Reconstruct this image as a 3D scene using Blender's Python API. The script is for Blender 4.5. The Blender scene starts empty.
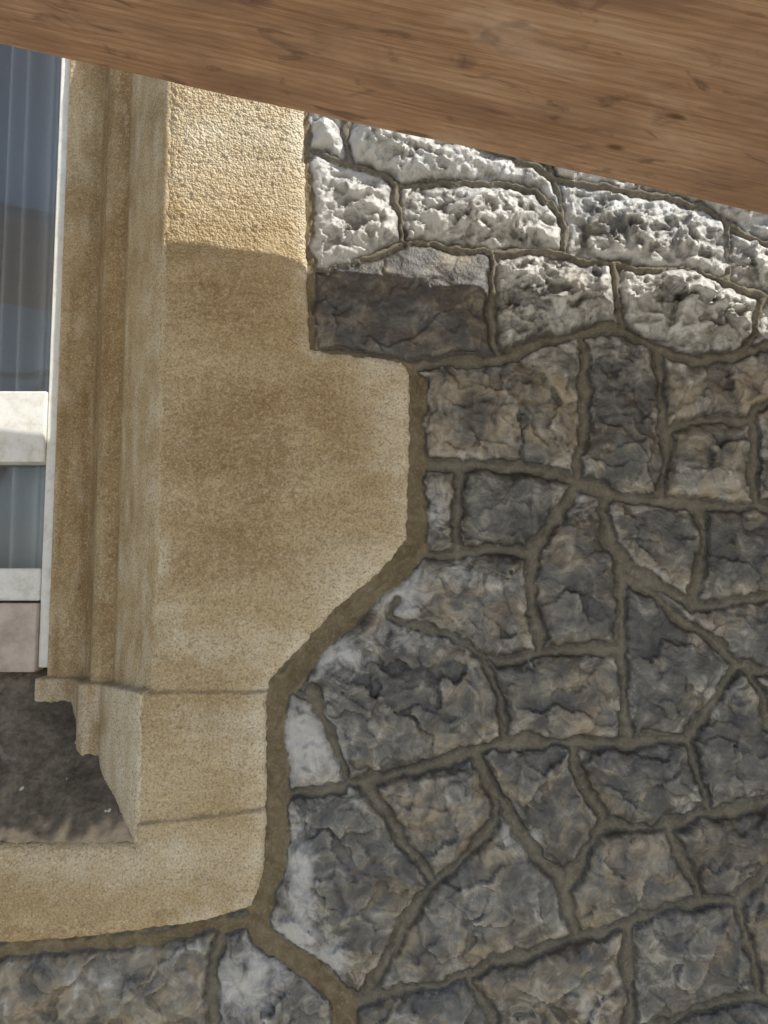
import bpy, bmesh, math, numpy as np
from mathutils import Vector, Matrix
sc=bpy.context.scene
rng=np.random.RandomState(7)
# ---------------- camera geometry / wall survey ----------------
D=1.70; F=773.0; TH=math.radians(5.0); S=D/F
ct,st=math.cos(TH),math.sin(TH)
def P(px,py,dep=0.0):
    u=px-384.0; v=512.0-py
    dx=u; dy=-v*st+F*ct; dz=v*ct+F*st
    t=(dep+D)/dy
    return np.array([dx*t,dep,dz*t])
def W(p):
    q=P(p[0],p[1]); return (q[0]/S,-q[2]/S)
def WL(l): return [W(p) for p in l]
cam=bpy.data.cameras.new("Camera"); co=bpy.data.objects.new("Camera",cam); sc.collection.objects.link(co)
co.location=(0,-D,0); co.rotation_euler=(math.pi/2+TH,0,0)
cam.sensor_width=36; cam.lens=36*F/1024; cam.clip_end=2000; cam.clip_start=0.02
sc.camera=co
# ---------------- numpy noise ----------------
G=rng.rand(256,256)*2*np.pi; GX=np.cos(G); GY=np.sin(G); RT=rng.rand(256,256,4)
def gn(x,y,o=0):
    x=x+o*37.13; y=y+o*17.71
    xi=np.floor(x).astype(int); yi=np.floor(y).astype(int); fx=x-xi; fy=y-yi
    sx=fx*fx*fx*(fx*(fx*6-15)+10); sy=fy*fy*fy*(fy*(fy*6-15)+10)
    def g(i,j):
        a=(xi+i)%256; b=(yi+j)%256
        return GX[a,b]*(fx-i)+GY[a,b]*(fy-j)
    return ((g(0,0)*(1-sx)+g(1,0)*sx)*(1-sy)+(g(0,1)*(1-sx)+g(1,1)*sx)*sy)*1.5
def fbm(x,y,o=0,n=4,g=.5):
    r=0;a=1
    for i in range(n):
        r=r+a*gn(x*2**i,y*2**i,o+i*3); a*=g
    return r
def ridg(x,y,o=0,n=4,g=.55):
    r=0;a=1
    for i in range(n):
        r=r+a*(1-2*np.abs(gn(x*2**i,y*2**i,o+i*3))); a*=g
    return r/ (1/(1-g))
def facet(x,y,o=0,full=False):
    x=x+o*11.3;y=y+o*7.7
    xi=np.floor(x).astype(int); yi=np.floor(y).astype(int)
    best=np.full(x.shape,9.); sec=np.full(x.shape,9.); h=np.zeros(x.shape)
    for i in(-1,0,1):
        for j in(-1,0,1):
            r=RT[(xi+i)%256,(yi+j)%256]
            cx=xi+i+r[...,0]; cy=yi+j+r[...,1]
            d=(x-cx)**2+(y-cy)**2
            r2=RT[(xi+i+91)%256,(yi+j+53)%256]
            hh=(r[...,2]-.5)+(r2[...,0]-.5)*2.2*(x-cx)+(r2[...,1]-.5)*2.2*(y-cy)
            m=d<best; sec=np.where(m,best,np.minimum(sec,d)); best=np.where(m,d,best); h=np.where(m,hh,h)
    if full: return h,np.sqrt(sec)-np.sqrt(best)
    return h
def segd(U,V,a,b):
    ax,ay=a;bx,by=b; dx=bx-ax;dy=by-ay; L=dx*dx+dy*dy+1e-9
    t=np.clip(((U-ax)*dx+(V-ay)*dy)/L,0,1)
    return np.hypot(U-ax-t*dx,V-ay-t*dy)
def polysd(U,V,poly):
    d=np.full(U.shape,1e9); ins=np.zeros(U.shape,bool); n=len(poly)
    for i in range(n):
        a=poly[i];b=poly[(i+1)%n]
        d=np.minimum(d,segd(U,V,a,b))
        c=((a[1]>V)!=(b[1]>V))&(U<(b[0]-a[0])*(V-a[1])/((b[1]-a[1]) or 1e-9)+a[0])
        ins^=c
    return np.where(ins,d,-d)
def ss(a,b,x):
    t=np.clip((x-a)/(b-a),0,1); return t*t*(3-2*t)
def gauss(U,V,l,add=False):
    r=np.zeros(U.shape)
    for px,py,rx,ry,a in l:
        c=W((px,py)); g=a*np.exp(-((U-c[0])/rx)**2-((V-c[1])/ry)**2)
        r=r+g if add else np.maximum(r,g)
    return r
def gridmesh(name,X,Y,Z,mask,attrs,mat,parent=None,flip=False):
    ny,nx=X.shape
    fm=mask[:-1,:-1]&mask[1:,:-1]&mask[:-1,1:]&mask[1:,1:]
    idx=np.arange(ny*nx).reshape(ny,nx)
    q=np.stack([idx[:-1,:-1],idx[1:,:-1],idx[1:,1:],idx[:-1,1:]],-1)[fm]
    if flip: q=q[:,::-1]
    used=np.unique(q); rm=np.zeros(ny*nx,int); rm[used]=np.arange(len(used)); q=rm[q]
    me=bpy.data.meshes.new(name)
    co_=np.stack([X.ravel()[used],Y.ravel()[used],Z.ravel()[used]],-1)
    me.vertices.add(len(used)); me.vertices.foreach_set("co",co_.astype(np.float32).ravel())
    me.loops.add(q.size); me.loops.foreach_set("vertex_index",q.astype(np.int32).ravel())
    me.polygons.add(len(q)); me.polygons.foreach_set("loop_start",(np.arange(len(q))*4).astype(np.int32))
    me.polygons.foreach_set("loop_total",np.full(len(q),4,np.int32))
    me.update(calc_edges=True); me.validate()
    me.polygons.foreach_set("use_smooth",np.ones(len(q),bool))
    for k,v in attrs.items():
        a=me.attributes.new(k,'FLOAT','POINT'); a.data.foreach_set("value",v.ravel()[used].astype(np.float32))
    me.materials.append(mat)
    o=bpy.data.objects.new(name,me); sc.collection.objects.link(o)
    if parent: o.parent=parent
    return o
def empty(name):
    e=bpy.data.objects.new(name,None); sc.collection.objects.link(e); return e
# ---------------- material helpers ----------------
class M:
    def __init__(s,name):
        s.m=bpy.data.materials.new(name); s.m.use_nodes=True; s.t=s.m.node_tree; s.n=s.t.nodes
        s.b=s.n["Principled BSDF"]; s.out=s.n["Material Output"]
        s.tc=s.n.new("ShaderNodeTexCoord").outputs["Object"]
    def L(s,a,b): s.t.links.new(a,b)
    def put(s,sock,v):
        if isinstance(v,(int,float)): sock.default_value=v
        elif isinstance(v,tuple): sock.default_value=v if len(v)!=3 or sock.type=='VECTOR' else v+(1,)
        else: s.L(v,sock)
    def map(s,scale,rot=(0,0,0)):
        n=s.n.new("ShaderNodeMapping"); s.L(s.tc,n.inputs[0]); n.inputs["Scale"].default_value=scale; n.inputs["Rotation"].default_value=rot; return n.outputs[0]
    def noise(s,scale,det=6,rough=.6,vec=None,dist=0):
        n=s.n.new("ShaderNodeTexNoise"); s.L(vec or s.tc,n.inputs["Vector"]); n.inputs["Scale"].default_value=scale
        n.inputs["Detail"].default_value=min(det,4); n.inputs["Roughness"].default_value=rough; n.inputs["Distortion"].default_value=dist; return n.outputs[0]
    def vor(s,scale,vec=None,f='F1'):
        n=s.n.new("ShaderNodeTexVoronoi"); s.L(vec or s.tc,n.inputs["Vector"]); n.inputs["Scale"].default_value=scale; n.feature=f; return n.outputs["Distance"]
    def attr(s,k):
        n=s.n.new("ShaderNodeAttribute"); n.attribute_name=k; return n.outputs["Fac"]
    def math(s,op,a,b=0.0,c=0.0):
        n=s.n.new("ShaderNodeMath"); n.operation=op; s.put(n.inputs[0],a); s.put(n.inputs[1],b); s.put(n.inputs[2],c); return n.outputs[0]
    def mr(s,x,a,b,c=0.,d=1.):
        n=s.n.new("ShaderNodeMapRange"); s.put(n.inputs[0],x)
        for i,v in enumerate((a,b,c,d)): n.inputs[i+1].default_value=v
        return n.outputs[0]
    def mix(s,f,a,b,mode='MIX'):
        n=s.n.new("ShaderNodeMix"); n.data_type='RGBA'; n.blend_type=mode; s.put(n.inputs[0],f); s.put(n.inputs[6],a); s.put(n.inputs[7],b); return n.outputs[2]
    def ramp(s,x,stops):
        n=s.n.new("ShaderNodeValToRGB"); s.L(x,n.inputs[0]); r=n.color_ramp
        while len(r.elements)<len(stops): r.elements.new(.5)
        for e,(p,c) in zip(r.elements,stops): e.position=p; e.color=c+(1,)
        return n.outputs[0]
    def bump(s,h,dist,strength=1,prev=None):
        n=s.n.new("ShaderNodeBump"); s.put(n.inputs["Height"],h); n.inputs["Distance"].default_value=dist; n.inputs["Strength"].default_value=strength
        if prev: s.L(prev,n.inputs["Normal"])
        return n.outputs[0]
    def fin(s,col,rough,nor=None,spec=.5):
        s.put(s.b.inputs["Base Color"],col); s.put(s.b.inputs["Roughness"],rough); s.put(s.b.inputs["Specular IOR Level"],spec)
        if nor: s.L(nor,s.b.inputs["Normal"])
        return s.m
# ---- rubble
m=M("limestone_rubble")
mort=m.attr("mortar"); tone=m.attr("tone"); hue=m.attr("hue"); lime_sun=m.attr("lime_sun"); fresh=m.attr("fresh")
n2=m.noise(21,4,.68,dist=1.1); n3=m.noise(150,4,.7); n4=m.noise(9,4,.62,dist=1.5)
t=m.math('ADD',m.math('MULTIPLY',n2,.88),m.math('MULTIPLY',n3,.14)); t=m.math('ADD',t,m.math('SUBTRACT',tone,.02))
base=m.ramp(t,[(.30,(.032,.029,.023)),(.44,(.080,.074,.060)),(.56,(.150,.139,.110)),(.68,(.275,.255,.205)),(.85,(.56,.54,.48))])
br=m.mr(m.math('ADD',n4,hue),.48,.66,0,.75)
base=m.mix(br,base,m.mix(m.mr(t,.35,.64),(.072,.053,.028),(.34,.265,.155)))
lm=m.mr(m.math('ADD',m.math('MULTIPLY',m.math('ADD',n2,n4),.5),lime_sun),.62,.86,0,.9)
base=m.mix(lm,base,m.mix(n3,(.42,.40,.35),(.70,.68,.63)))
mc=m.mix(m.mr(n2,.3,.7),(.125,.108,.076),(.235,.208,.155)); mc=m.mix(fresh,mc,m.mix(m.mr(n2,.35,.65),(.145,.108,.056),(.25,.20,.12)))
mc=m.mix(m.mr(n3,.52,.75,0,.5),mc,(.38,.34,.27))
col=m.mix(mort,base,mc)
b1=m.bump(n3,.004,.8)
ro=m.mix(mort,m.mix(m.mr(n3,.3,.7),(.32,.32,.32),(.48,.48,.48)),(.85,.85,.85))
RUB=m.fin(col,ro,b1,.9)
m.put(m.b.inputs["Specular IOR Level"],m.mr(mort,0,1,1.,.2))
# ---- sandstone
def sandstone(name):
    m=M(name)
    st_=m.attr("stain_shade"); pale=m.attr("pale"); grit=m.attr("grit"); jn=m.attr("joint")
    b=m.noise(60,4,.85); c=m.noise(210,4,.75); lay=m.noise(3.2,4,.65,vec=m.map((1,1,2.2)),dist=.4)
    base=m.ramp(lay,[(.33,(.45,.325,.165)),(.5,(.55,.415,.23)),(.68,(.63,.505,.31))])
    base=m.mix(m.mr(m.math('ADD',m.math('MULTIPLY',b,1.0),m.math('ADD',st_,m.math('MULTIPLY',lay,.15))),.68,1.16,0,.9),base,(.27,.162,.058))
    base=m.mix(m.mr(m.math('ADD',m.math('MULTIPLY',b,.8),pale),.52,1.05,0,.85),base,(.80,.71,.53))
    base=m.mix(m.mr(c,.50,.64,0,.7),base,m.mix(grit,(.17,.12,.065),(.45,.34,.19)))
    base=m.mix(m.mr(c,.46,.32,0,.5),base,(.84,.73,.53))
    base=m.mix(m.math('MULTIPLY',jn,.5),base,(.15,.115,.07))
    b1=m.bump(b,.003,.8); b2=m.bump(c,.0024,1,b1)
    n=m.n.new("ShaderNodeBump"); m.L(m.math('MULTIPLY',m.vor(200),grit),n.inputs["Height"]); n.inputs["Distance"].default_value=.0048; n.invert=True; m.L(b2,n.inputs["Normal"])
    return m.fin(base,.9,n.outputs[0],.25)
SAND=sandstone("sandstone")
# ---------------- joint survey (px on the photograph -> metres on wall) ----------------
J=[ # (width, points)
(4.5,[(312,152),(345,160),(375,172),(400,184),(450,183),(500,183),(535,189),(552,203),(562,220),(566,250)]),
(4.5,[(398,184),(402,212),(402,238)]),
(4.5,[(402,240),(440,243),(480,250),(520,252),(560,255),(610,262),(660,268),(700,268),(740,288),(768,298),(900,330),(1010,340)]),
(4.5,[(540,150),(557,178),(562,220)]),(4.5,[(400,110),(480,140),(557,176),(640,190),(700,204),(726,222),(768,240),(880,262),(1010,270)]),
(4.5,[(728,222),(728,278)]),(4.5,[(615,263),(618,295),(622,330)]),(5,[(765,298),(762,330),(738,350)]),
(5,[(490,252),(494,300),(498,355)]),
(4.5,[(308,268),(345,264),(402,243)]),(4,[(345,100),(350,160)]),(4,[(455,90),(448,130)]),(4,[(640,130),(640,190)]),
(7,[(312,354),(400,364),(450,362),(500,357),(540,345),(580,331),(612,327),(650,343),(690,356),(730,352),(768,345),(860,350),(1010,372)]),
(6,[(582,333),(586,365),(585,400),(580,462),(578,480)]),(5.5,[(660,350),(663,390),(665,430),(665,500)]),
(5,[(668,426),(710,421),(752,418),(775,395),(840,350)]),(5,[(753,418),(757,460),(757,508)]),
(6.5,[(420,464),(470,463),(530,468),(575,480),(612,493),(665,502),(720,508),(768,510),(880,520),(1010,515)]),
(5,[(457,466),(455,510),(457,550)]),(5.5,[(420,553),(470,552),(533,552)]),
(6,[(578,482),(557,513),(534,550),(532,600),(537,652)]),
(5.5,[(400,600),(392,617),(430,632),(470,646),(500,660),(540,655),(575,651),(620,650)]),
(6,[(605,493),(607,545),(622,572),(623,640),(628,740)]),
(6,[(607,543),(632,568),(660,588),(697,604),(768,600),(860,590),(1010,600)]),(5.5,[(697,604),(704,560),(701,508)]),
(6,[(622,572),(660,600),(700,630),(737,662),(768,668),(860,668),(1010,690)]),
(5.5,[(737,664),(715,695),(690,740)]),(5.5,[(483,654),(500,700),(508,744)]),
(6.5,[(275,796),(330,788),(400,775),(450,760),(508,743),(570,745),(640,742),(690,740)]),
(5.5,[(690,740),(700,780),(708,815)]),(5.5,[(750,668),(764,700),(772,730),(860,770),(1010,775)]),
(6,[(308,690),(328,735),(345,782)]),(4,[(292,690),(312,700)]),
(6,[(365,786),(400,840),(433,886)]),(6.5,[(433,886),(402,930),(370,992)]),
(6,[(478,754),(492,790),(498,825),(465,855),(433,886)]),
(6.5,[(485,775),(520,832),(560,878),(573,938)]),
(5.5,[(570,747),(590,795),(603,826),(585,860),(565,892)]),
(5.5,[(603,826),(650,828),(708,815),(768,805),(880,800),(1010,830)]),(5.5,[(672,826),(690,870),(702,902)]),
(6,[(352,1005),(372,998),(440,985),(510,958),(575,940),(640,920),(700,899),(740,897),(775,868),(860,880),(1010,900)]),
(5.5,[(742,897),(755,950),(762,1000),(700,1012),(625,1040)]),(5.5,[(632,922),(630,970),(622,1120)]),(5,[(470,975),(490,1010),(500,1120)]),
(5,[(762,1000),(880,1010),(1010,1000)]),(5,[(345,1060),(500,1065),(640,1060),(800,1075),(1010,1070)]),
(6.5,[(225,925),(215,980),(208,1120)]),(6,[(208,1040),(100,1035),(-40,1050),(-300,1050)]),(6,[(-60,950),(-70,1050)]),
(5,[(830,262),(838,340)]),(5,[(940,345),(935,515)]),(5,[(850,350),(860,515)]),(5,[(870,520),(862,590)]),(5,[(930,595),(940,680)]),(5,[(850,668),(840,770),(850,800)]),(5,[(930,775),(930,820)]),(5,[(880,880),(870,1010)]),
(5,[(300,60),(480,75),(640,90),(1010,120)]),(5,[(820,100),(826,250)]),
]
FJ=[(8,[(296,60),(304,160),(306,262),(309,352)]),
(9,[(407,368),(417,385),(417,450),(416,548)]),
(12,[(416,548),(392,578),(350,614),(312,652),(278,690)]),
(11,[(278,690),(274,740),(276,800),(271,870),(258,918)]),
(11,[(254,905),(262,940),(310,970),(345,1000),(352,1120)]),
(6,[(258,925),(200,930),(100,946),(-60,958),(-300,970)])]
x0w=W((159,450))[0]; xlow=x0w-12; vj=W((150,691))[1]; vs=W((70,842))[1]
PO=WL([(302,-60),(303,120),(305,262),(308,350),(401,361),(409,374),(409,450),(406,540),(381,570),(341,603),(306,640),(270,678),(265,692),(265,800),(262,870),(250,906),(200,920),(100,934),(-60,946),(-300,958)])
PO=PO+[(W((-300,958))[0],vs),(xlow,vs),(xlow,vj),(x0w,vj),(x0w,W((168,-60))[1])]
# ---------------- rubble height field ----------------
step=1.55
us=np.arange(-520,560,step); vs_=np.arange(-760,470,step)
U,V=np.meshgrid(us,vs_)
wu=U+3.2*gn(U/17,V/17,1)+5*gn(U/55,V/55,2)+1.5*gn(U/6,V/6,31); wv=V+3.2*gn(U/17,V/17,3)+5*gn(U/55,V/55,4)+1.5*gn(U/6,V/6,32)
wid=.78+.50*gn(U/36,V/36,5)+.20*gn(U/12,V/12,6)
d=np.full(U.shape,1e9); cen=np.full(U.shape,1e9); fr=np.full(U.shape,1e9)
for lst,isf in((J,0),(FJ,1)):
    for w,pts in lst:
        q=WL(pts)
        for a,b in zip(q[:-1],q[1:]):
            m_=(U>min(a[0],b[0])-90)&(U<max(a[0],b[0])+90)&(V>min(a[1],b[1])-90)&(V<max(a[1],b[1])+90)
            if not m_.any(): continue
            dd=segd(wu[m_],wv[m_],a,b); ww=w*(wid[m_] if not isf else .88+.15*wid[m_])
            d[m_]=np.minimum(d[m_],dd-ww)
            cen[m_]=np.minimum(cen[m_],dd/ww)
            if isf: fr[m_]=np.minimum(fr[m_],dd-ww)
psd=polysd(U,V,PO)
d=np.minimum(d,90); d=np.minimum(d,-(psd+3)); fr=np.minimum(fr,-(psd+3))
sub=2; ds=d[::sub,::sub]; ok=ds>0
lab=np.where(ok,np.arange(ds.size).reshape(ds.shape)+1,0)
for it in range(900):
    n=lab.copy()
    n[1:]=np.maximum(n[1:],lab[:-1]); n[:-1]=np.maximum(n[:-1],lab[1:]); n[:,1:]=np.maximum(n[:,1:],lab[:,:-1]); n[:,:-1]=np.maximum(n[:,:-1],lab[:,1:])
    n[~ok]=0
    if it%20==0 and (n==lab).all(): break
    lab=n
ul,inv=np.unique(lab,return_inverse=True); inv=inv.reshape(lab.shape)
lr=np.random.RandomState(11).rand(len(ul),8)
inv=np.kron(inv,np.ones((sub,sub),int))[:U.shape[0],:U.shape[1]]
cu=np.bincount(inv.ravel(),U.ravel())/np.bincount(inv.ravel()); cv=np.bincount(inv.ravel(),V.ravel())/np.bincount(inv.ravel())
R=lr[inv]; LU=U-cu[inv]; LV=V-cv[inv]
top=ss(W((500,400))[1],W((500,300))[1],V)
# shaded stone beside the quoin; shade put into darker colour and flatter shape
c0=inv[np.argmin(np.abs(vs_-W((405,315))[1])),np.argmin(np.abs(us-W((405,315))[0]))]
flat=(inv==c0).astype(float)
topx=top*(1-flat)  # sunlit top courses; sun brightness is put into their tone and colour below
e=1-np.exp(-np.maximum(d,0)/2.6)
bul=1-np.exp(-np.maximum(d,0)/20)
ou=R[...,0]*300
a1=U+9*gn(U/22,V/22,8)+2.5*gn(U/7,V/7,10); a2=V+9*gn(U/22,V/22,9)+2.5*gn(U/7,V/7,11)
ang=(R[...,7]-.5)*2.2; c_,s_=np.cos(ang),np.sin(ang); r1=c_*a1+s_*a2+ou; r2=-s_*a1+c_*a2
f1,e1=facet(r1/62,r2/42,1,True); f2,e2=facet(r1/30,r2/18,2,True)
fa=f1*.95+f2*.42+facet(a1/10,a2/7,3)*(.06+.14*topx)
rd=ridg((U+ou)/40,V/30,12,4,.5)
fb=fbm((U+ou)/26,V/20,20,4,.5)
pw=U+6*gn(U/15,V/15,45); pz=V+6*gn(U/15,V/15,46)
pit=np.clip(gn((pw+ou)/22,pz/12,40)-.05,0,1)*1.1+.35*np.clip(gn((pw+ou)/9,pz/6,41)-.15,0,1)
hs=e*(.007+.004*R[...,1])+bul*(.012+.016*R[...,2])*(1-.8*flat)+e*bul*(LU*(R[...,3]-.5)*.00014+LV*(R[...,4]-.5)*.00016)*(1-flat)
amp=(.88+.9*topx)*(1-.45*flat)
hs=hs+e*(.30+.70*bul)*amp*(.018*fa+.0060*rd+.0042*fb-.018*pit*(.14+1.0*topx))
hm=.0010+.0060*np.clip(1-cen**2,0,1)*(.5+1.5*top)+.0012*fbm(U/7,V/7,50,3)
mm=ss(1.0,-1.0,d+1.2*gn(U/4,V/4,60))
H=hs*(1-mm)+hm*mm-.0030*np.exp(-(d/1.8)**2)*(1-.4*top)
frm=ss(1.5,-1.5,fr); H=H*(1-frm)+frm*(.002+.0045*ss(-9,0,fr)+.0016*fbm(U/9,V/9,51,4)+.003*np.clip(1-(np.abs(fr+9)/2.2),0,1))
def blur(a,k):
    c=np.cumsum(np.pad(a,((k+1,k),(0,0)),'edge'),0); a=(c[2*k+1:]-c[:-2*k-1])/(2*k+1)
    c=np.cumsum(np.pad(a,((0,0),(k+1,k)),'edge'),1); return (c[:,2*k+1:]-c[:,:-2*k-1])/(2*k+1)
hi=H-blur(H,4); hi2=H-blur(H,12)
crk=np.exp(-(e1/.028)**2)*ss(.0,.25,gn(U/26,V/26,77)+.1)+.4*np.exp(-(e2/.04)**2)*ss(.1,.3,gn(U/20,V/20,78))
tone_=(R[...,5]-.5)*.16+np.clip(hi*12,-.10,.10)+np.clip(hi2*5,-.08,.09)+.20*topx-.17*crk-.06*np.exp(-(d/2.0)**2)+.13*fbm(U/42,V/34,79,3)-.10*flat+gauss(U,V,[(500,405,80,45,-.06),(400,705,80,50,-.06),(730,945,60,50,-.04)],True)  # relief shade painted in hollows; joint edges get dirt and groove shade
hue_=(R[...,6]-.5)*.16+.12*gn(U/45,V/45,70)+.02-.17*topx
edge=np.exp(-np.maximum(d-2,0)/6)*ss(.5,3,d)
lime_sun_=gauss(U,V,[(305,745,40,45,.36),(335,660,40,22,.32),(300,880,16,60,.34),(300,930,30,25,.3),(405,600,22,35,.3),(250,985,40,40,.32),(436,510,20,40,.22),(480,580,60,16,.14),(400,640,60,16,.2),(330,950,25,22,.25),(330,200,45,70,.2),(640,960,60,50,.14),(560,1000,90,30,.14),(580,500,25,20,.16),(690,800,40,30,.10),(720,690,30,14,.16),(520,840,24,16,.16),(650,770,40,14,.14),(610,900,30,20,.12)])*(1-flat)+edge*.20*R[...,7]+.06*(R[...,7]-.6)+.17*topx-.12*flat  # whitish smears, plus sunlight painted onto the top courses
X=U*S; Z=-V*S; Y=-H+.012
mask=(psd<8)&~((U<x0w+20)&(V<vs+4))
RW=empty("rubble_stone_wall")
gridmesh("stone_facing",X,Y,Z,mask,dict(mortar=mm,tone=tone_,hue=hue_,lime_sun=lime_sun_,fresh=frm),RUB,RW)
# ---------------- sandstone face ----------------
SW=empty("sandstone_window_surround")
st2=1.3
us=np.arange(-520,45,st2); vv=np.arange(-760,400,st2); U,V=np.meshgrid(us,vv)
wu=U+1.5*gn(U/14,V/14,1)+1.1*gn(U/5,V/5,2); wv=V+1.5*gn(U/14,V/14,3)+1.1*gn(U/5,V/5,4)
sd=polysd(wu,wv,PO)
sdl=polysd(U,V,PO)
h=.0075*(1-np.exp(-np.maximum(sd,0)/4))-.004*np.exp(-np.maximum(sd,0)/14)+np.where(sd<0,sd*.008,0)
topg=ss(W((200,275))[1],W((200,235))[1],V+22*gn(U/50,V/40,97))
h=h+.0013*fbm(U/30,V/14,5,4)+.0009*fbm(U/4,V/3.4,15,3)*(1+1.2*topg)+.0022*topg*np.clip(facet(U/5,V/4.4,6),-.5,.6)*.6
h=h-.0018*np.clip(gn(U/7,V/5,17)-.25,0,1)*2
cj=W((262,808))[1]
vj2=W((140,822))[1]+(cj-W((140,822))[1])*np.clip((U-xlow)/(W((262,808))[0]-xlow),-.1,1)
jd=np.zeros(U.shape)
for vy,w in((vj,1.7),(vj2,1.5)):
    dj=np.abs(V-vy+2.0*gn(U/30,V/30,23)+.8*gn(U/8,V/8,24)); g_=np.exp(-(dj/w)**2)*(U>xlow-2)*(.55+.6*gn(U/25,V/25,26)); h=h-.0040*g_; jd=np.maximum(jd,g_)
h=h+.006*ss(vj-1,vj+2,V)+.006*ss(vj2-1,vj2+2,V)*ss(-4,4,sdl)
stain_shade=gauss(U,V,[(245,450,120,110,.44),(230,545,95,60,.42),(330,430,70,80,.38),(225,300,90,50,.42),(200,650,50,40,.20),(200,915,120,16,.3),(60,930,140,22,.38),(230,190,80,14,.12)])+.2*jd-.07+.09*fbm(U/60,V/30,91,4)+.05*gn(U/9,V/90,96)
pale=.75*np.exp(-np.maximum(sdl,0)/13)*ss(-500,-450,U)*(U>x0w+20)*(.6+.5*gn(U/20,V/20,92))+gauss(U,V,[(385,400,30,90,.38),(350,570,60,35,.38),(215,645,90,26,.38),(230,730,60,40,.34),(230,150,100,85,.42),(120,860,160,30,.40),(160,560,14,24,.55),(165,620,40,30,.35)])+.10*fbm(U/35,V/25,93,4)  # the patch near the top is sunlit brightness painted into the sandstone colour
gridmesh("quoin_face",U*S,-h,-V*S,sd>-6,dict(stain_shade=stain_shade,pale=pale,grit=topg*.86+.14,joint=jd),SAND,SW)
# ---------------- moulded jamb ----------------
def px2x(px,dep,py=400): return P(px,py,dep)[0]
xf=x0w*S
dw=.235
prof=[(xf+.016,.003),(xf+.004,-.0015),(xf-.004,.002),(px2x(124,.115),.115),(px2x(120,.125),.135),(px2x(105,.135),.137),(px2x(99,.145),.150),(px2x(96,.185),.200),(px2x(92,.225),.232),(px2x(57,dw),dw),(px2x(57,dw)-.004,.30)]
prof=np.array(prof); seg=np.hypot(*np.diff(prof,axis=0).T); L=np.r_[0,np.cumsum(seg)]
ls=np.arange(0,L[-1],.0028); px_=np.interp(ls,L,prof[:,0]); pd_=np.interp(ls,L,prof[:,1])
k=np.ones(3)/3; px_[1:-1]=np.convolve(px_,k,'valid'); pd_[1:-1]=np.convolve(pd_,k,'valid')
psh=np.interp(ls,L,[-.05,-.1,-.1,.14,.42,.32,.34,.45,.38,.14,.1])  # darker along the grooves: shade of the mouldings painted into the colour
vv=np.arange(-760,vs+60,1.4)
Lg,Vg=np.meshgrid(ls/S,vv); PX=np.tile(px_,(len(vv),1)); PD=np.tile(pd_,(len(vv),1)); PSH=np.tile(psh,(len(vv),1))
low=ss(vj-1.5,vj+1.5,Vg)
PX=PX-low*12*S; PD=PD-low*.006
nz=.0024*fbm(Lg/20,Vg/30,31,5)+.0012*fbm(Lg/4,Vg/4,32,3); jl=np.exp(-((Vg-vj)/1.6)**2); nz=nz-.004*jl
gridmesh("moulded_jamb",PX+nz*.6,PD-nz,-Vg*S,np.ones(PX.shape,bool),dict(stain_shade=PSH+.03+.3*np.clip(gn(Lg/14,Vg/160,33),0,1)+.18*gn(Lg/60,Vg/60,34),pale=.28*gn(Lg/14,Vg/40,35)+.26*low+.18-.4*PSH,grit=np.full(PX.shape,.15),joint=.8*jl),SAND,SW,flip=True)
# ---------------- sill ----------------
m=M("weathered_sill")
a=m.noise(8,8,.7,dist=.5); b=m.noise(60,8,.7); c=m.noise(9,3,.5,dist=.5)
base=m.ramp(m.math('ADD',m.math('MULTIPLY',a,.6),m.math('MULTIPLY',b,.4)),[(.35,(.070,.058,.042)),(.5,(.150,.126,.092)),(.65,(.27,.23,.165))])
base=m.mix(m.math('MULTIPLY',m.mr(c,.62,.65),.6),base,(.34,.28,.23))
base=m.mix(m.mr(m.noise(34,2,.5),.72,.74),base,(.6,.57,.52))
base=m.mix(m.attr("front"),base,m.mix(b,(.42,.31,.18),(.66,.54,.37)))
SILL=m.fin(base,.85,m.bump(b,.006,.9,m.bump(a,.01,.6)),.3)
zb=P(20,664,.28)[2]; zf=-vs*S
xs=np.arange(-1.9,xf+.02,.004); tt=np.linspace(0,1,130)
XX,TT=np.meshgrid(xs,tt)
hh=.007*fbm(XX*14,TT*4,41,5)+.0028*fbm(XX*80,TT*20,42,3)
ZZ=zb+(zf-zb)*TT+hh; YY=.305-(.3095)*TT
fz=ss(.90,1.0,TT+.08*gn(XX*9,TT*3,44)+.07*gn(XX*40,TT*12,45))*.9
gridmesh("sill_top",XX,YY,ZZ,np.ones(XX.shape,bool),dict(front=fz),SILL,SW)
# ---------------- boxes ----------------
def box(name,lo,hi,mat,parent=None,bev=.003):
    bm=bmesh.new(); bmesh.ops.create_cube(bm,size=1)
    for v in bm.verts: v.co=Vector([(lo[i]+hi[i])/2+v.co[i]*(hi[i]-lo[i]) for i in range(3)])
    if bev: bmesh.ops.bevel(bm,geom=bm.edges[:],offset=bev,segments=2,affect='EDGES',profile=.5)
    me=bpy.data.meshes.new(name); bm.to_mesh(me); bm.free(); me.materials.append(mat)
    o=bpy.data.objects.new(name,me); sc.collection.objects.link(o); o.parent=parent; return o
zt=3.2; GZ=-1.6
xr=xf+.03
box("masonry_core_right",(xr,.035,GZ-.1),(5,.5,zt),RUB,RW,0)
box("masonry_core_left",(-5,.03,GZ-.1),(-1.75,.5,zt),RUB,RW,0)
box("masonry_core_below",(-1.745,.036,GZ-.1),(xr-.005,.5,zf-.04),RUB,RW,0)
box("masonry_core_above",(-1.745,.05,1.75),(xr-.005,.5,zt),RUB,RW,0)
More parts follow.
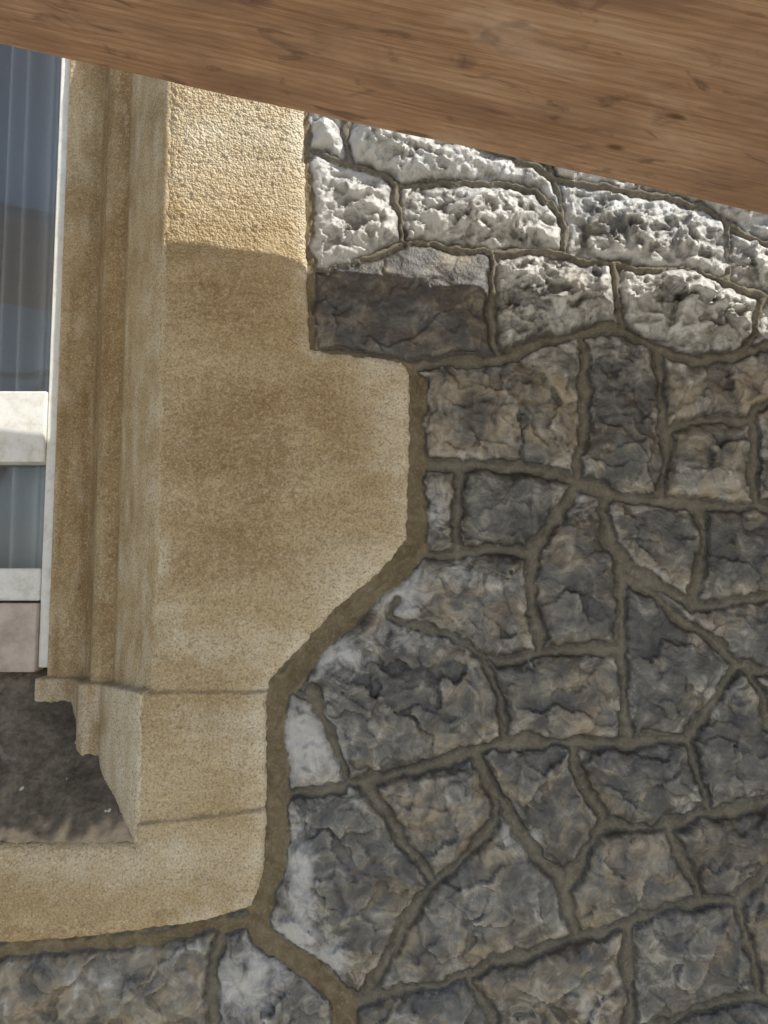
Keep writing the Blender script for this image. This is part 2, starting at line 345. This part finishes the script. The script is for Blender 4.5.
# ---------------- window ----------------
m=M("old_white_paint"); a=m.noise(25,8,.7); b=m.noise(180,5,.6)
col=m.ramp(a,[(.3,(.62,.58,.49)),(.5,(.80,.78,.70)),(.7,(.86,.85,.80))]); col=m.mix(m.mr(b,.62,.75,0,.5),col,(.35,.28,.2))
WHITE=m.fin(col,.5,m.bump(a,.002,.5),.4)
m=M("stained_bottom_rail"); a=m.noise(14,8,.7); col=m.ramp(a,[(.35,(.42,.33,.27)),(.6,(.62,.52,.44))]); PINK=m.fin(col,.65,m.bump(a,.003,.5),.3)
SH=empty("sash_window")
o_=.045
xe=px2x(55,.245); xg=px2x(47,.245)
def zz(py,dep=.245): return P(20,py,dep)[2]
box("stile",(xg,.205+o_,zz(668)),(xe+.03,.27+o_,1.76),WHITE,SH,.004)
box("meeting_rail",(-1.72,.198+o_,zz(462)),(xg-.001,.268+o_,zz(391)),WHITE,SH,.005)
box("bottom_rail",(-1.72,.202+o_,zz(601)),(xg-.001,.27+o_,zz(568)),WHITE,SH,.006)
box("frame_sill",(-1.72,.192+o_,zz(672)),(xg-.0015,.27+o_,zz(603)),PINK,SH,.004)
box("stile_far",(-1.78,.205+o_,zz(668)),(-1.723,.27+o_,1.76),WHITE,SH,.004)
box("head",(-1.72,.20+o_,1.66),(xg-.001,.27+o_,1.76),WHITE,SH,.004)
m=M("window_glass"); t_=m.t
tr=m.n.new("ShaderNodeBsdfTransparent"); tr.inputs[0].default_value=(.90,.92,.92,1); gl=m.n.new("ShaderNodeBsdfGlossy"); gl.inputs["Roughness"].default_value=.02
mx=m.n.new("ShaderNodeMixShader"); fn=m.n.new("ShaderNodeFresnel"); fn.inputs[0].default_value=1.5
wv_=m.bump(m.noise(3,2,.5),.004,.4); m.L(wv_,gl.inputs["Normal"])
m.L(m.math('MULTIPLY',fn.outputs[0],1.9),mx.inputs[0]); m.L(tr.outputs[0],mx.inputs[1]); m.L(gl.outputs[0],mx.inputs[2]); m.L(mx.outputs[0],m.out.inputs[0])
GL=m.m
def pane(name,lo,hi):
    me=bpy.data.meshes.new(name); me.from_pydata([(lo[0],lo[1],lo[2]),(hi[0],lo[1],lo[2]),(hi[0],lo[1],hi[2]),(lo[0],lo[1],hi[2])],[],[(0,1,2,3)]); me.materials.append(GL)
    o=bpy.data.objects.new(name,me); sc.collection.objects.link(o); o.parent=SH
pane("upper_glass",(-1.72,.232+o_,zz(391)-.002),(xg+.004,0,1.67))
pane("lower_glass",(-1.72,.250+o_,zz(568)-.002),(xg+.004,0,zz(462)+.002))
m=M("curtain_cloth"); wv2=m.noise(300,3,.5); CUR=m.fin(m.mix(wv2,(.54,.54,.55),(.70,.70,.70)),.9,m.bump(wv2,.001,.5),.1)
xs=np.arange(-1.8,-.6,.003); zs=np.linspace(-.9,1.8,60); XX,ZZ=np.meshgrid(xs,zs)
YY=.375+.030*np.sin(XX*105+1.6*np.sin(XX*17)+.25*ZZ)+.014*np.sin(XX*41+ZZ*.7)
gridmesh("curtain",XX,YY,ZZ,np.ones(XX.shape,bool),{},CUR)
m=M("dark_room"); RM=m.fin((.05,.045,.04),.9)
box("room_back",(-1.9,.5,-1.2),(-.3,.52,2.2),RM,SH,0)
# ---------------- sun + board ----------------
SV=np.array([1.45,-1.03,1.68])
A=P(165,262); B=P(768,344)
def solve(px,py):
    lo,hi=.01,.6
    for _ in range(50):
        a=(lo+hi)/2; E=P(px,py,-a); q=a/-SV[1]; x=E[0]-SV[0]*q; z=E[2]-SV[2]*q
        zt_=A[2]+(B[2]-A[2])*(x-A[0])/(B[0]-A[0])
        if z>zt_: lo=a
        else: hi=a
    return P(px,py,-a),a
EL,al=solve(0,45); ER,ar=solve(768,215); print("a",al,ar,EL,ER)
Ud=Vector(ER-EL).normalized(); Nn=Vector((0,-1,0)); Vd=(Nn-Ud*Nn.dot(Ud)).normalized(); Nd=Vd.cross(Ud)
if Nd.z<0: Nd=-Nd
org=Vector(EL)-Ud*1.6
m=M("sawn_softwood")
g1=m.noise(1.3,5,.65,vec=m.map((.9,9,9)),dist=.8); g2=m.noise(3,5,.7,vec=m.map((2.0,75,75)),dist=.3); g3=m.noise(2.6,5,.65,vec=m.map((1,1.8,1.8)),dist=.6); g4=m.noise(8,4,.6,vec=m.map((1,2.0,2.0)),dist=.8)
wn=m.n.new("ShaderNodeTexWave"); wn.wave_type='BANDS'; wn.bands_direction='Y'; m.L(m.map((.30,1,1)),wn.inputs[0]); wn.inputs["Scale"].default_value=17; wn.inputs["Distortion"].default_value=9; wn.inputs["Detail"].default_value=3; wn.inputs["Detail Scale"].default_value=.7; wn.inputs["Detail Roughness"].default_value=.65
f=m.math('ADD',m.math('MULTIPLY',g1,.46),m.math('MULTIPLY',g2,.42)); f=m.math('ADD',f,m.math('MULTIPLY',wn.outputs["Fac"],.08))
base=m.ramp(f,[(.32,(.29,.155,.078)),(.45,(.42,.248,.135)),(.55,(.52,.33,.195)),(.70,(.63,.44,.285))])
base=m.mix(m.mr(g3,.46,.68,0,.7),base,(.25,.145,.088)); base=m.mix(m.mr(g4,.57,.68,0,.7),base,(.14,.085,.06))
base=m.mix(m.mr(g3,.44,.30,0,.5),base,(.70,.52,.37))
kn=m.n.new("ShaderNodeTexVoronoi"); m.L(m.map((1.9,4.0,.01)),kn.inputs["Vector"]); kn.inputs["Scale"].default_value=2.1
kd=m.math('ADD',kn.outputs["Distance"],m.math('MULTIPLY',m.noise(20,4,.6),.06))
base=m.mix(m.mr(kd,.075,.13,.85,0.),base,(.13,.06,.03))
WOOD=m.fin(base,.75,m.bump(f,.004,.7),.25)
def board(name,y0,y1,thk=.04,zo=0):
    bm=bmesh.new(); n=160; Ln=6.2; rows=[]
    for i in range(n+1):
        x=Ln*i/n; w=.0022*math.sin(x*5.1+y0*9)+.0012*math.sin(x*17+1)+.0006*math.sin(x*53)
        c=.004; prof=[(y0+w,c),(y0+w+c,0),((y0+y1)/2,.0),(y1-c,0),(y1,c),(y1,thk),(y0+w+c,thk),(y0+w,thk-c)]
        rows.append([bm.verts.new((x,a,b+zo)) for a,b in prof])
    for r,s_ in zip(rows[:-1],rows[1:]):
        for j in range(8): bm.faces.new((r[j],r[(j+1)%8],s_[(j+1)%8],s_[j]))
    bm.faces.new(rows[0]); bm.faces.new(rows[-1][::-1]); bmesh.ops.recalc_face_normals(bm,faces=bm.faces[:])
    me=bpy.data.meshes.new(name); bm.to_mesh(me); bm.free(); me.materials.append(WOOD)
    o=bpy.data.objects.new(name,me); sc.collection.objects.link(o)
    Mx=Matrix((Ud,Vd,Nd)).transposed().to_4x4(); Mx.translation=org; o.matrix_world=Mx; return o
board("scaffold_board",0,.70); board("scaffold_board",.702,1.12,.04)
# ---------------- scaffold tubes ----------------
m=M("galvanised_steel"); a=m.noise(30,5,.6); STE=m.fin(m.mix(a,(.3,.31,.32),(.5,.51,.52)),.45,None,.5); STE.node_tree.nodes["Principled BSDF"].inputs["Metallic"].default_value=.8
def tube(a,b,r=.024):
    a=Vector(a);b=Vector(b); bm=bmesh.new()
    ln=(b-a).length; prof=[(0,r*.85),(0,r),(ln,r),(ln,r*.85)]; rings=[]
    for z,rr in prof: rings.append([bm.verts.new((rr*math.cos(k*math.pi/10),rr*math.sin(k*math.pi/10),z)) for k in range(20)])
    for p,q in zip(rings[:-1],rings[1:]):
        for k in range(20): f=bm.faces.new((p[k],p[(k+1)%20],q[(k+1)%20],q[k])); f.smooth=True
    me=bpy.data.meshes.new("scaffold_tube"); bm.to_mesh(me); bm.free(); me.materials.append(STE)
    o=bpy.data.objects.new("scaffold_tube",me); sc.collection.objects.link(o)
    o.rotation_mode='QUATERNION'; o.rotation_quaternion=(b-a).to_track_quat('Z','Y'); o.location=a
tube((-2.1,-2.6,GZ),(-2.1,-2.6,4.2)); tube((-4.6,-2.65,2.35),(-.9,-2.65,2.2)); tube((-4.6,-2.65,1.35),(-.9,-2.65,1.3)); tube((-3.6,-2.7,GZ),(-1.2,-2.7,3.4))
# ---------------- ground ----------------
m=M("pale_gravel"); b=m.noise(60,6,.7); GR=m.fin(m.mix(m.mr(b,.3,.7),(.44,.41,.36),(.64,.60,.53)),.9,m.bump(b,.01,.8),.2)
bm=bmesh.new(); bmesh.ops.create_grid(bm,x_segments=8,y_segments=8,size=300); me=bpy.data.meshes.new("ground"); bm.to_mesh(me); bm.free(); me.materials.append(GR)
o=bpy.data.objects.new("ground",me); o.location=(0,0,GZ); sc.collection.objects.link(o)
# ---------------- light ----------------
s=Vector(SV).normalized()
sl=bpy.data.lights.new("sun","SUN"); sl.energy=5; sl.angle=math.radians(.5); sl.color=(1,.975,.93)
so=bpy.data.objects.new("sun",sl); so.rotation_mode='QUATERNION'; so.rotation_quaternion=s.to_track_quat('Z','Y'); sc.collection.objects.link(so); so.location=s*10
w=bpy.data.worlds.new("World"); sc.world=w; w.use_nodes=True; nt=w.node_tree
sk=nt.nodes.new("ShaderNodeTexSky"); sk.sky_type='NISHITA'; sk.sun_disc=False; sk.sun_elevation=math.asin(s.z); sk.sun_rotation=math.atan2(s.x,s.y)
bg=nt.nodes["Background"]; nt.links.new(sk.outputs[0],bg.inputs[0]); bg.inputs[1].default_value=.15
sc.view_settings.view_transform='Standard'; sc.view_settings.look='None'; sc.view_settings.exposure=0
